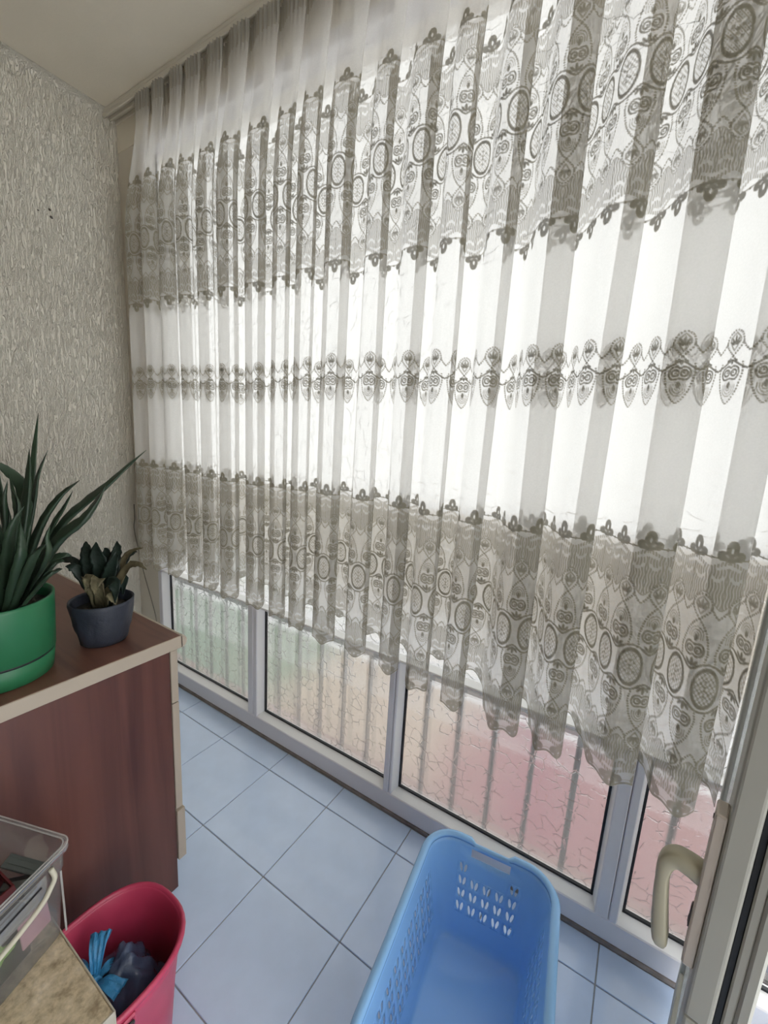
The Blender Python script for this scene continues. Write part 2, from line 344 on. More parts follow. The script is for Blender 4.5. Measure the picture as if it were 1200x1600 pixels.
# ------------------------------------------------------------------ the glazing (figured glass in white frames)
win = struct(empty('window_1', (0, 0, 0)), 'full-height row of white framed figured glass panes')
win['kind'] = 'structure'
LOW = [(0.180, 0.211), (0.872, 0.930), (1.605, 1.640), (2.310, 2.366), (2.540, 2.580), (2.88, 2.92)]  # frame faces along x, lower lights
UPP = [(0.180, 0.211), (2.540, 2.580), (2.88, 2.92)]                                    # wide upper lights
ZB, ZM, YG, BW = 0.082, 0.60, 0.048, 0.010
box('bottom_rail', 0.180, X1, 0.0, 0.07, 0.012, ZB, 'pvc', win, 0.003)
box('top_rail', 0.180, X1, 0.0, 0.07, ZT - 0.04, ZT, 'pvc', win, 0.003)
box('transom', 0.211, X1 - 0.04, 0.004, 0.05, ZM, ZM + 0.009, 'pvc_bead', win, 0.003)
def bead(p, q, inner):
    # sloped glazing bead: p, q ends on the frame edge, inner points into the pane
    p, q, inner = Vector(p), Vector(q), Vector(inner); v = []
    for e in (p, q):
        v += [e + Vector((0, 0.004, 0)), e + inner * BW + Vector((0, YG - 0.006, 0)), e + inner * BW + Vector((0, YG + 0.01, 0)), e + Vector((0, YG + 0.01, 0))]
    return mesh_obj('glazing_bead', v, [(0, 1, 5, 4), (1, 2, 6, 5), (2, 3, 7, 6), (3, 0, 4, 7), (0, 3, 2, 1), (4, 5, 6, 7)], 'pvc_bead', win)
for lights, z0, z1 in ((LOW, ZB, ZM), (UPP, ZM + 0.009, ZT - 0.04)):
    for i, (a, b) in enumerate(lights):
        if 0 < i < len(lights) - 1:                      # two coupled profiles with a joint line
            c = (a + b) / 2 + 0.006
            box('mullion', a, c - 0.0008, 0.0, 0.07, z0 - 0.002, z1 + 0.002, 'pvc', win, 0.003)
            box('mullion', c + 0.0008, b, 0.0005, 0.07, z0 - 0.002, z1 + 0.002, 'pvc', win, 0.003)
        else: box('post', a, b, 0.0, 0.07, z0 - 0.002, z1 + 0.002, 'pvc', win, 0.003)
    for (_, a), (b, _2) in zip(lights, lights[1:]):
        if z0 < ZM: bead((a, 0, z0), (b, 0, z0), (0, 0, 1))
        bead((a, 0, z0 + BW), (a, 0, z1), (1, 0, 0)); bead((b, 0, z0 + BW), (b, 0, z1), (-1, 0, 0))
        g = bmesh.new(); t = 0.006
        for r in ((a + BW - 0.001, b - BW + 0.001, z0 + BW - 0.001, z0 + BW + t),) * (z0 < ZM) + ((a + BW - 0.001, a + BW + t, z0 + BW + t, z1), (b - BW - t, b - BW + 0.001, z0 + BW + t, z1)):
            box_bm(r[0], r[1], YG - 0.009, YG, r[2], r[3], bm=g)
        bm_obj('gasket', g, 'gasket', win)
        box('pane', a + BW - 0.003, b - BW + 0.003, YG, YG + 0.004, z0 + (BW if z0 < ZM else 0) - 0.003, z1 + 0.002, 'glass' if a < 2.5 else 'clear', win)  # unseen panes past the door leaf made clear for extra daylight

# clear glazing added at the unseen far end to let in more daylight
added_glz = struct(empty('added_end_glazing', (X1, 0, 0)), 'clear glazing added at the unseen balcony end for extra daylight')
box('bottom_rail', 0.0, 0.06, YB, -0.002, 0.0, ZB, 'pvc', added_glz, 0.003); box('top_rail', 0.0, 0.06, YB, -0.002, ZC - 0.2, ZC - 0.14, 'pvc', added_glz, 0.003)
for y in (YB + 0.03, -0.72, -0.032): box('mullion', 0.0, 0.06, y - 0.03, y + 0.03, ZB, ZC - 0.2, 'pvc', added_glz, 0.003)
for y0_, y1_ in ((YB + 0.06, -0.75), (-0.69, -0.062)): box('pane', 0.03, 0.034, y0_, y1_, ZB, ZC - 0.2, 'clear', added_glz)

# ------------------------------------------------------------------ outside: ledge, railing, paving, garden wall
struct(box('trim_4', -0.1, X1 + 0.1, 0.071, 0.17, -0.35, 0.02, 'ledge', bev=0.004))
rail = tag(empty('railing', (1.6, 0.12, 0.02)), 'dark iron balcony railing with upright bars behind the glass', 'railing')
box('top_rail', -1.5, 1.3, -0.014, 0.020, 0.495, 0.530, 'iron', rail, 0.003)
for k in range(-1, 34):
    x = 0.19 + k * 0.126
    if 0 < x < 2.9: tube('bar', [(x - 1.6, 0.003, 0.0), (x - 1.6, 0.003, 0.497)], 0.009, 'iron', rail, 8)
GZ = -0.35
struct(box('ground', -7, 8, 0.17, 9, GZ - 0.1, GZ - 0.03, 'concrete'), 'pale concrete yard beyond the balcony')
struct(box('paving_1', -6, 7, 0.18, 1.35, GZ - 0.04, GZ - 0.015, 'patchy'), 'strip of ground outside the glass, grassy at one end and red paved at the other')
struct(box('wall_garden', -7, 8, 2.6, 2.8, GZ - 0.05, 0.62, 'gwall'), 'low beige garden wall across the yard')

# ------------------------------------------------------------------ curtain rail
cr = tag(empty('curtain_rail', (0.004, -0.03, ZC)), 'cream plastic curtain track screwed to the ceiling above the lace', 'curtain rail')
L_ = 2.6
box('track', 0, L_, -0.03, 0.03, -0.016, -0.001, 'rail', cr, 0.002)
box('track_lip', 0, L_, -0.030, -0.022, -0.034, -0.016, 'rail', cr, 0.002)
box('track_lip', 0, L_, 0.022, 0.030, -0.034, -0.016, 'rail', cr, 0.002)
box('track_lip', 0, L_, -0.004, 0.004, -0.030, -0.016, 'rail', cr, 0.001)

# ------------------------------------------------------------------ lace table: a quarter cell of the motif, thread density 0..1
CW = 0.0625; HC = 0.031                                   # motif width on the cloth
RES = 0.0005
tx, ty = np.meshgrid(np.arange(0, HC + 0.0005, RES), np.arange(0, 0.2851, RES))
def line(d, t): return np.clip((t - np.abs(d)) / 0.0008 + 0.5, 0, 1)
def blob(d): return np.clip(-d / 0.0008 + 0.5, 0, 1)
def ell(cx, cy, a, b, ang=0.0):
    c, s = math.cos(ang), math.sin(ang); X, Y = tx - cx, ty - cy
    u, v = X * c + Y * s, -X * s + Y * c
    return (np.sqrt((u / a) ** 2 + (v / b) ** 2) - 1) * min(a, b)
def beads(path, sp, r):
    pts = [np.array(p, float) for p in path]; seg = []; acc = 0.0
    P = [np.array([*v]) for v in catmull([(p[0], p[1], 0) for p in pts], 120)]
    out = np.full(tx.shape, 9.0); last = None; run = 0
    for a, b in zip(P, P[1:]):
        run += np.linalg.norm(b - a)
        if last is None or run >= sp:
            last = b; run = 0; out = np.minimum(out, np.hypot(tx - b[0], ty - b[1]) - r)
    return blob(out)
def polyline(path, t):
    P = [np.array([*v]) for v in catmull([(p[0], p[1], 0) for p in path], 60)]
    out = np.full(tx.shape, 9.0)
    for a in P: out = np.minimum(out, np.hypot(tx - a[0], ty - a[1]))
    return line(out, t)
MAX = lambda *a: np.maximum.reduce(a)
oval = ell(0, 0, 0.0215, 0.037)
inside = blob(oval)
p1, p2 = tx + ty * 0.75, tx - ty * 0.75
grid = np.maximum(line((p1 + 0.004) % 0.008 - 0.004, 0.0008), line((p2 + 0.004) % 0.008 - 0.004, 0.0008)) * inside
dots = np.zeros_like(tx)
for dx, dy in ((0, 0.004), (0, 0.015), (0.0075, 0.0095)): dots = np.maximum(dots, blob(np.hypot(tx - dx, ty - dy) - 0.0024))
center = MAX(line(oval, 0.0023), grid * 0.75, dots * 0.9, polyline([(0, 0.047), (0.012, 0.044), (0.022, 0.036), (HC, 0.031)], 0.0019), inside * 0.12)
sprig = MAX(blob(ell(HC, 0.044, 0.0030, 0.009)), blob(ell(0.0245, 0.0425, 0.0026, 0.0075, 0.7)), blob(ell(0.0195, 0.040, 0.0018, 0.006, 1.15)))
scroll = MAX(line(ell(0.0235, 0.068, 0.0055, 0.0058), 0.0017), blob(ell(0.0245, 0.0675, 0.002, 0.002)), polyline([(HC, 0.059), (0.025, 0.056), (0.016, 0.060), (0.0135, 0.070), (0.019, 0.080), (HC, 0.078)], 0.0017))
fan = np.zeros_like(tx)
for r in (0.005, 0.009, 0.013): fan = np.maximum(fan, line(np.hypot(tx - HC, (ty - 0.094) * 0.75) - r, 0.0008) * (ty > 0.089))
fan = MAX(fan * 0.8, blob(ell(HC, 0.091, 0.0034, 0.007)), blob(ell(HC, 0.1, 0.014, 0.022)) * 0.2)
ch1 = beads([(0.009, 0.05), (0.0065, 0.066), (0.009, 0.082), (0.0135, 0.1), (0.021, 0.115), (HC, 0.127)], 0.0050, 0.0020)
ch2 = beads([(HC, 0.127), (0.021, 0.137), (0.0135, 0.15), (0.018, 0.166), (HC, 0.175)], 0.0050, 0.0020)
ch3 = beads([(0.0135, 0.15), (0.007, 0.140), (0.0, 0.133)], 0.0050, 0.0020)
onion = blob(ell(HC, 0.152, 0.0155, 0.021))
flower = np.zeros_like(tx)
for a, ln_ in ((0, 0.010), (0.55, 0.009), (1.05, 0.0075)):
    flower = np.maximum(flower, blob(ell(HC - math.sin(a) * ln_, 0.146 + math.cos(a) * ln_, 0.0022, ln_ * 0.9, a)))
flower = MAX(flower, polyline([(HC, 0.136), (0.024, 0.147), (0.0205, 0.158), (HC, 0.169)], 0.0012) * 0.9)
wave = (1 - np.cos(PI * tx / HC)) / 2
yb = 0.150 + 0.029 * wave; yt = 0.240 - 0.012 * wave
hat = ((ty > yb) & (ty < yt)).astype(float)
streak = 0.47 + 0.34 * np.sin(tx * 2 * PI / 0.0052 + 1.3 * np.sin(ty * 240))
bow = line(ty - (0.207 + 0.005 * np.cos(2 * PI * tx / HC)), 0.0034) * ((tx > 0.005) & (tx < 0.026))
chev = line(ty - (0.230 - 0.4 * tx), 0.0030) * (tx < 0.02)
hat = hat * streak * (1 - 0.85 * bow) * (1 - 0.9 * chev)
hat = np.maximum(hat, line(ty - yb, 0.0014) * 0.7)
tre = np.minimum(np.minimum(ell(0, 0.2585, 0.0105, 0.0165), ell(0.0135, 0.247, 0.0095, 0.0085, 0.5)), ell(0, 0.245, 0.011, 0.009))
tref = blob(tre) * (1 - blob(ell(0, 0.257, 0.0022, 0.0050))) * (1 - 0.6 * blob(ell(0.0065, 0.247, 0.0012, 0.0035, -0.9)))
bar_ = MAX(line(ty - 0.242, 0.0012) * (tx > 0.018), blob(np.hypot(tx - HC, ty - 0.242) - 0.0026))
net = ((ty < yt) & (ty > 0.0)) * 0.15
core = MAX(center, sprig, scroll, fan, ch1, ch2, ch3, onion * 0.22, flower * 0.9)
WIDE = MAX(core, hat, tref * 0.95, bar_, net)
HEMA, HEMB = 0.270, 0.014
hemedge = HEMA - HEMB * wave
HEM = MAX(core, hat, net, ((ty > yt - 0.002) * 0.05), tref * 0.75, line(ty - (hemedge - 0.003), 0.0024) * 0.85, line(ty - (hemedge - 0.011), 0.0009) * 0.7)
FINE = MAX(sprig, scroll, fan, ch1, ch2, ch3, flower, onion * 0.18, polyline([(0, 0.062), (0.010, 0.057), (0.021, 0.050), (HC, 0.044)], 0.0018))
def soften(T, n=2):
    for _ in range(n):
        P = np.pad(T, 1, mode='reflect'); T = (P[:-2, 1:-1] + P[2:, 1:-1] + P[1:-1, :-2] + P[1:-1, 2:] + 2 * T) / 6
    return T
WIDE, HEM, FINE = soften(WIDE, 1), soften(HEM, 1), soften(FINE, 1)
def look(T, s, y):
    x = np.abs((s / CW + 0.5) % 1 - 0.5) * 2 * HC / RES; yy = np.clip(y / RES, 0, T.shape[0] - 1.001)
    x = np.clip(x, 0, T.shape[1] - 1.001); i, j = yy.astype(int), x.astype(int); fy, fx = yy - i, x - j
    return (T[i, j] * (1 - fx) + T[i, j + 1] * fx) * (1 - fy) + (T[i + 1, j] * (1 - fx) + T[i + 1, j + 1] * fx) * fy

# ------------------------------------------------------------------ the lace curtain: one cloth in soft S folds
CX0, CX1 = 0.25, 2.485
ds = 0.0005
ctrl = [(0.0, 0.0)]; xx = 0.0
while xx < CX1 - CX0 - 0.05:
    P_f = RNG.uniform(0.105, 0.150); ov = P_f * RNG.uniform(0.22, 0.50); d_ = RNG.uniform(0.080, 0.120)
    A_, B_ = 0.5 * P_f + ov / 2, 0.5 * P_f - ov / 2
    for px0, py0 in ((0.3 * A_, -0.45 * d_), (0.85 * A_, -0.5 * d_), (A_ + 0.008, -0.36 * d_), (A_, -0.14 * d_), ((A_ + B_) / 2, 0.0), (B_, 0.14 * d_), (B_ - 0.008, 0.36 * d_), (B_ + 0.15 * (P_f - B_), 0.5 * d_), (B_ + 0.65 * (P_f - B_), 0.42 * d_)):
        ctrl.append((xx + px0, py0))
    xx += P_f
ctrl.append((xx, 0.0))
cv_ = np.array([(p.x, p.y) for p in catmull([(x, y, 0) for x, y in ctrl], len(ctrl) * 24)])
arc = np.concatenate([[0], np.cumsum(np.hypot(*np.diff(cv_, axis=0).T))])
sa = np.arange(0, arc[-1], ds); px_ = np.interp(sa, arc, cv_[:, 0]); py_ = np.interp(sa, arc, cv_[:, 1])
px_ *= (CX1 - CX0) / px_[-1]
S_all = np.arange(len(px_)) * ds
# columns: finer towards the camera
cs = [0]; 
while cs[-1] < len(px_) - 1:
    xw = CX0 + px_[cs[-1]]
    step = 0.0035 if xw < 0.9 else (0.0025 if xw < 1.5 else 0.0020)
    cs.append(min(len(px_) - 1, cs[-1] + int(step / ds)))
cs = np.array(cs); s_c = S_all[cs]; x_c = CX0 + px_[cs]; y_c = py_[cs]
sway = np.interp(s_c, np.linspace(0, s_c[-1], 24), RNG.uniform(-1, 1, 24)); sway2 = np.interp(s_c, np.linspace(0, s_c[-1], 17), RNG.uniform(-1, 1, 17))
def hem_z(x): return np.interp(x, [0.1, 0.5, 1.0, 1.6, 2.1, 2.46], [0.700, 0.700, 0.692, 0.645, 0.606, 0.585])
ZTOP = 2.665
def cloth_pts(Z):
    """Z: rows x cols heights -> xyz"""
    h = np.clip((ZTOP - Z) / 0.55, 0, 1); h = h * h * (3 - 2 * h)
    amp = 0.30 + 0.70 * h
    low = np.clip((1.6 - Z) / 1.0, 0, 1)
    y0 = -0.046 - 0.036 * h
    X = x_c[None, :] + 0.010 * sway[None, :] * np.sin(Z * 1.9) + 0.012 * sway2[None, :] * low
    ruf = np.clip((Z - 2.56) / 0.08, 0, 1)
    Y = y0 + y_c[None, :] * amp * (1 + 0.12 * low) + ruf * 0.006 * np.sin(s_c[None, :] * 2 * PI / 0.019 + 2 * np.sin(s_c[None, :] * 9))
    return np.stack([np.broadcast_to(X, Z.shape), Y, Z], -1)
curtain = tag(empty('lace_curtain', (CX0, -0.08, ZTOP)), 'long sheer white curtain with three lace bands hanging before the glazing', 'curtain')
def cloth(name, Z, dens, parent):
    R_, C_ = Z.shape; P = cloth_pts(Z).reshape(-1, 3) - np.array([CX0, -0.08, ZTOP])
    idx = np.arange(R_ * C_).reshape(R_, C_)
    F = np.stack([idx[:-1, :-1], idx[1:, :-1], idx[1:, 1:], idx[:-1, 1:]], -1).reshape(-1, 4)
    me = bpy.data.meshes.new(name); me.vertices.add(len(P)); me.vertices.foreach_set('co', P.astype(np.float32).ravel())
    me.loops.add(F.size); me.loops.foreach_set('vertex_index', F.astype(np.int32).ravel())
    me.polygons.add(len(F)); me.polygons.foreach_set('loop_start', np.arange(0, F.size, 4, dtype=np.int32)); me.polygons.foreach_set('loop_total', np.full(len(F), 4, np.int32))
    me.update(calc_edges=True); me.polygons.foreach_set('use_smooth', np.ones(len(F), bool))
    a = me.attributes.new('thread', 'FLOAT', 'POINT'); a.data.foreach_set('value', np.clip(dens, 0, 1).astype(np.float32).ravel())
    me.materials.append(MT['lace']); o = bpy.data.objects.new(name, me); return link(o, parent)
def rows(z0, z1, step): return np.linspace(z0, z1, max(2, int(abs(z1 - z0) / step) + 1))
ones = np.ones_like(s_c)[None, :]
HU = 0.262; ZU = 2.072; SU = HU / 0.275      # upper band half height / centre
jit = 0.006 * np.sin(s_c * 2.3)[None, :]
zU = ZU + jit; zL_top = 1.195 + jit
hz = (hem_z(x_c) + np.interp(y_c, [-0.05, 0.0, 0.05], [-0.012, 0.006, 0.040]))[None, :]
# gathered heading
Zr = rows(ZTOP, 2.60, 0.012)[:, None] * ones
hd = cloth('heading', Zr, 0.18 + 0.30 * (0.5 + 0.5 * np.sin(s_c * 2 * PI / 0.011))[None, :] * np.ones_like(Zr), curtain); hd['label'] = 'gathered ruffled heading'
def interp_rows(za, zb, n): t = np.linspace(0, 1, n)[:, None]; return za * (1 - t) + zb * t
cloth('sheer_panel', interp_rows(2.60 * ones, zU + HU, 12), np.zeros((12, len(s_c))), curtain)
n = int(2 * HU / 0.0023); Z = interp_rows(zU + HU, zU - HU, n)
lb = cloth('lace_band', Z, look(WIDE, s_c[None, :], np.abs(Z - zU) / SU), curtain); lb['label'] = 'wide upper lace band with ovals and trefoil edges'
zm = 1.592 + jit; MHt = 0.140
cloth('sheer_panel', interp_rows(zU - HU, zm, 8), np.zeros((8, len(s_c))), curtain)
n = int(MHt / 0.0021); Z = interp_rows(zm, zm - MHt, n); v = (zm - Z)
yv = np.where(v < 0.058, 0.1775 - v, 0.044 + (v - 0.058))
lb = cloth('lace_band', Z, look(FINE, s_c[None, :] + CW / 2, yv), curtain); lb['label'] = 'narrow middle lace band of beaded flowers'
cloth('sheer_panel', interp_rows(zm - MHt, zL_top, 8), np.zeros((8, len(s_c))), curtain)
half = (zL_top - hz) / 2; zc = (zL_top + hz) / 2; 
n = int(0.29 / 0.0023); t = np.linspace(1, 0, n)[:, None]
Zt = zc + half * t; Dt = look(WIDE, s_c[None, :], np.broadcast_to(t * 0.275, Zt.shape))
xcell = np.abs((s_c / CW + 0.5) % 1 - 0.5) * 2 * HC
he = (HEMA - HEMB * (1 - np.cos(PI * xcell / HC)) / 2)[None, :]
t2 = np.linspace(0, 1, n)[1:, None]
Zb = zc - half * (t2 * he) / 0.275; Db = look(HEM, s_c[None, :], t2 * he)
lb = cloth('lace_band', np.vstack([Zt, Zb]), np.vstack([Dt, Db]), curtain); lb['label'] = 'wide lower lace band ending in a scalloped hem'

# ------------------------------------------------------------------ cabinet
cab = tag(empty('drawer_cabinet', (0.80, -0.86, 0)), 'brown wood-look drawer cabinet with cream edging under the two potted plants', 'cabinet')
cx0, cx1, cy1, cy0 = -0.45, 0.452, 0.285, -0.56
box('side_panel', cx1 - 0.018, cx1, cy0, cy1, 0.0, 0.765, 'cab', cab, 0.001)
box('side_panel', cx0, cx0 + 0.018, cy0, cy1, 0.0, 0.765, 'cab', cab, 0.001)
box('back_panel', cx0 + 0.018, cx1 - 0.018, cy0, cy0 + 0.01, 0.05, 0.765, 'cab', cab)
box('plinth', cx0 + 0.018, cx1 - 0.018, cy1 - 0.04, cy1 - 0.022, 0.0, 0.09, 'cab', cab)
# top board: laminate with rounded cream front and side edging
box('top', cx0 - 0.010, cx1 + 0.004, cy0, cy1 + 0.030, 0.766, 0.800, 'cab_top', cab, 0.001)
eb = box_bm(cx1 + 0.004, cx1 + 0.008, cy0, cy1 + 0.034, 0.765, 0.7995, 0.0015); bm_obj('edge_band', eb, 'cream_edge', cab)
tb = bmesh.new(); sgs = 10; ring = []
for x in (cx0 - 0.010, cx1 + 0.008):
    ring.append([tb.verts.new((x, cy1 + 0.030 + 0.016 * math.cos(a), 0.7825 + 0.0172 * math.sin(a))) for a in [PI / 2 - PI * q / sgs for q in range(sgs + 1)]])
for q in range(sgs): tb.faces.new((ring[0][q], ring[0][q + 1], ring[1][q + 1], ring[1][q]))
tb.faces.new(ring[0]); tb.faces.new(ring[1][::-1]); tb.faces.new((ring[0][0], ring[1][0], ring[1][-1], ring[0][-1]))
bm_obj('nosing', tb, 'cream_edge', cab)
for i, (z0, z1, ex) in enumerate(((0.607, 0.762, 0.0), (0.268, 0.604, 0.0), (0.095, 0.262, 0.004))):
    d = box('drawer_front', cx0 + 0.002, cx1 + 0.001 + ex, cy1 + 0.002, cy1 + 0.022 + ex, z0, z1, 'cream_edge', cab, 0.0015)
    hb = box_bm(-0.07, 0.07, cy1 + 0.022 + ex, cy1 + 0.034, (z0 + z1) / 2 - 0.008, (z0 + z1) / 2 + 0.008, 0.003); bm_obj('handle', hb, 'steel', d)

# ------------------------------------------------------------------ potted plants
def leaf_mesh(pts, wid, thick, nrm, n=14, rot=None, seg=8, teeth=0.0):
    """fleshy pointed leaf with a channelled face: crescent section lofted along pts"""
    c = catmull(pts, n); v, f = [], []
    for i, (p, t, h, s) in enumerate(frames(c, nrm)):
        u = i / n; wv = np.interp(u, [0, 0.25, 0.6, 0.85, 1.0], [0.75, 1.0, 0.74, 0.36, 0.03]) * wid
        if teeth and i % 2: wv *= 1 + teeth
        for k in range(seg):
            a = 2 * PI * k / seg; x = math.cos(a) * wv / 2; y = math.sin(a) * thick / 2 * (wv / wid) + 0.22 * wv * (2 * x / max(wv, 1e-6)) ** 2
            v.append(p + s * x + h * y)
    for i in range(n):
        for k in range(seg): f.append((i * seg + k, i * seg + (k + 1) % seg, (i + 1) * seg + (k + 1) % seg, (i + 1) * seg + k))
    f.append(tuple(range(seg))[::-1]); f.append(tuple(n * seg + k for k in range(seg)))
    return v, f
ZTB = 0.800
PA = Vector((1.125, -0.882, ZTB))
aloe = tag(empty('potted_aloe', PA), 'spiky dark green aloe in a bright green plastic pot on the cabinet', 'plant')
lathe('pot', [(0.088, 0.0), (0.094, 0.004), (0.099, 0.046), (0.0975, 0.048), (0.0975, 0.052), (0.1005, 0.054), (0.106, 0.170), (0.106, 0.178), (0.1015, 0.178), (0.100, 0.160), (0.094, 0.06)], 'green_pot', aloe, 56)
lathe('pot_groove', [(0.0978, 0.0475), (0.0985, 0.0505), (0.0985, 0.0515), (0.0978, 0.0525)], 'gasket', aloe, 56)
lathe('soil', [(0.099, 0.148), (0.06, 0.158), (0.0, 0.162)], 'soil', aloe, 32)
DA = depth_of(PA)
def P_(px, py, dd=0.0): return at(px, py, DA + dd) - PA
aloe_leaves = [
    ([(45, 905, .0), (44, 820, 0), (52, 735, .01), (60, 645, .02)], .026, 'aloe_pale'),
    ([(50, 900, .0), (52, 800, .0), (60, 745, -.01), (75, 703, -.01)], .018, 'aloe'),
    ([(36, 905, -.03), (37, 830, -.03), (45, 760, -.03), (46, 701, -.02)], .030, 'aloe'),
    ([(52, 905, 0), (60, 835, 0), (92, 780, .0), (125, 750, .01)], .029, 'aloe'),
    ([(62, 900, .02), (80, 830, .02), (100, 795, .02), (114, 767, .02)], .018, 'aloe_pale'),
    ([(60, 910, .02), (92, 830, .02), (135, 786, .03), (165, 762, .03), (198, 731, .04), (229, 703, .05)], .027, 'aloe'),
    ([(58, 915, -.02), (88, 852, -.02), (130, 815, -.02), (152, 785, -.01), (165, 759, -.01)], .036, 'aloe'),
    ([(38, 900, .03), (40, 800, .03), (33, 756, .02), (14, 737, .01), (0, 727, .0), (-14, 722, -.01)], .026, 'aloe_pale'),
    ([(22, 905, -.04), (14, 830, -.05), (4, 780, -.05), (-2, 735, -.05)], .026, 'aloe'),
    ([(30, 905, 0), (29, 830, 0), (24, 780, 0), (14, 740, 0)], .017, 'aloe_pale'),
    ([(20, 900, -.05), (10, 820, -.06), (8, 780, -.07), (12, 750, -.07)], .022, 'aloe'),
    ([(28, 900, -.05), (26, 840, -.05), (30, 790, -.06), (16, 762, -.06)], .022, 'aloe'),
    ([(66, 912, -.03), (74, 872, -.04), (74, 840, -.05), (78, 822, -.05)], .026, 'aloe_pale'),
    ([(60, 915, -.05), (78, 890, -.06), (92, 878, -.06), (101, 877, -.06)], .020, 'aloe'),
    ([(50, 925, -.07), (70, 906, -.09), (88, 893, -.09), (98, 889, -.09)], .020, 'aloe'),
    ([(40, 920, -.07), (50, 880, -.10), (60, 862, -.11), (72, 850, -.12)], .030, 'aloe'),
    ([(20, 915, -.06), (16, 860, -.10), (22, 820, -.12), (38, 790, -.12)], .034, 'aloe'),
    ([(5, 915, -.05), (0, 860, -.08), (-8, 810, -.10), (-20, 770, -.10)], .034, 'aloe'),
    ([(30, 925, -.07), (34, 880, -.11), (36, 850, -.12), (32, 815, -.12)], .036, 'aloe'),
    ([(60, 905, .04), (78, 880, .05), (100, 868, .06), (112, 868, .07)], .020, 'aloe'),
    ([(-10, 905, .0), (-30, 820, .02), (-60, 780, .02), (-95, 765, .0)], .030, 'aloe'),
    ([(-5, 905, .03), (-15, 800, .06), (-20, 740, .08), (-40, 690, .09)], .030, 'aloe_pale'),
    ([(-20, 915, -.03), (-60, 870, -.05), (-100, 850, -.06), (-140, 855, -.06)], .030, 'aloe'),
]
cen = Vector((0, 0, 0.1))
for pts, wd, m in aloe_leaves:
    W_ = [P_(a, b, c) for a, b, c in pts]
    W_ = [Vector((W_[0].x * 0.5, W_[0].y * 0.5, 0.145))] + W_[1:]
    nr = -(W_[-1] - Vector((0, 0, W_[-1].z))); nr = (nr.normalized() * 0.6 - fw * 0.5 + Vector((0, 0, 0.3)))
    v, f = leaf_mesh(W_, wd, wd * 0.42, nr, 16, teeth=0.10); mesh_obj('leaf', v, f, m, aloe, True)
for k in range(10):                                        # old dried lower leaves
    a = -1.2 + k * 0.42; r = 0.05; b = Vector((math.cos(a) * 0.035, math.sin(a) * 0.035, 0.15))
    e = Vector((math.cos(a) * 0.09, math.sin(a) * 0.09, 0.20 + 0.02 * math.sin(k * 5)))
    v, f = leaf_mesh([b, (b + e) / 2 + Vector((0, 0, 0.03)), e], 0.022, 0.008, (0, 0, 1), 10); mesh_obj('leaf', v, f, 'aloe' if k % 3 else 'succ', aloe, True)

PS = Vector((1.130, -0.675, ZTB))
succ = tag(empty('potted_succulent', PS), 'ragged dark succulent in a faceted navy blue pot near the cabinet corner', 'plant')
def hammered(r, z, a, i):
    if r < 0.02 or i > 8: return r, z
    q = 0.0
    for (aa, zz, s_) in HAM:
        da = (a - aa + PI) % (2 * PI) - PI; d2 = (da * 0.06) ** 2 + (z - zz) ** 2
        q = max(q, math.exp(-d2 / (s_ * s_)))
    return r + 0.0032 * q - 0.001, z
HAM = [(random.uniform(0, 2 * PI), random.uniform(0.0, 0.108), random.uniform(0.009, 0.015)) for _ in range(70)]
lathe('pot', [(0.046, 0.0), (0.050, 0.002), (0.0535, 0.014), (0.057, 0.028), (0.0605, 0.042), (0.0635, 0.058), (0.066, 0.074), (0.0685, 0.09), (0.070, 0.104), (0.0715, 0.112), (0.069, 0.1135), (0.0665, 0.108), (0.060, 0.06)], 'navy_pot', succ, 72, fn=hammered)
lathe('soil', [(0.0665, 0.085), (0.04, 0.092), (0.0, 0.094)], 'soil', succ, 28)
DS = depth_of(PS)
def Q_(px, py, dd=0.0): return at(px, py, DS + dd) - PS
succ_leaves = [
    ([(160, 930, 0), (145, 890, -.02), (137, 862, -.02), (134, 846, -.01)], .044, 'succ'),
    ([(165, 930, -.02), (160, 890, -.045), (152, 865, -.05), (150, 847, -.045)], .042, 'succ'),
    ([(170, 930, 0), (178, 890, .0), (184, 862, .01), (183, 846, .02)], .038, 'succ'),
    ([(165, 930, .02), (166, 890, .03), (168, 866, .03), (164, 856, .03)], .040, 'succ'),
    ([(160, 935, -.03), (172, 905, -.06), (178, 880, -.065), (182, 862, -.06)], .040, 'succ'),
    ([(155, 930, 0), (128, 898, -.02), (112, 886, -.03), (102, 885, -.03)], .026, 'succ'),
    ([(150, 925, .0), (122, 882, .01), (100, 874, .02), (84, 866, .02)], .022, 'succ'),
    ([(175, 925, .0), (192, 880, .0), (206, 862, .0), (223, 856, .0)], .018, 'dry'),
    ([(178, 925, -.01), (196, 892, -.02), (215, 882, -.03), (229, 890, -.03)], .022, 'dry'),
    ([(178, 925, .02), (196, 876, .03), (208, 864, .04), (214, 862, .04)], .020, 'succ'),
    ([(168, 935, -.05), (176, 912, -.075), (182, 920, -.085), (180, 942, -.085)], .032, 'succ'),
    ([(150, 930, -.05), (142, 905, -.06), (138, 908, -.07), (134, 926, -.07)], .032, 'husk'),
    ([(158, 930, -.05), (156, 908, -.07), (150, 914, -.08), (150, 930, -.08)], .036, 'husk'),
    ([(165, 935, -.05), (172, 925, -.07), (178, 935, -.08), (182, 945, -.08)], .030, 'husk'),
    ([(185, 930, .0), (192, 905, -.01), (194, 915, -.02), (192, 930, -.02)], .026, 'succ'),
]
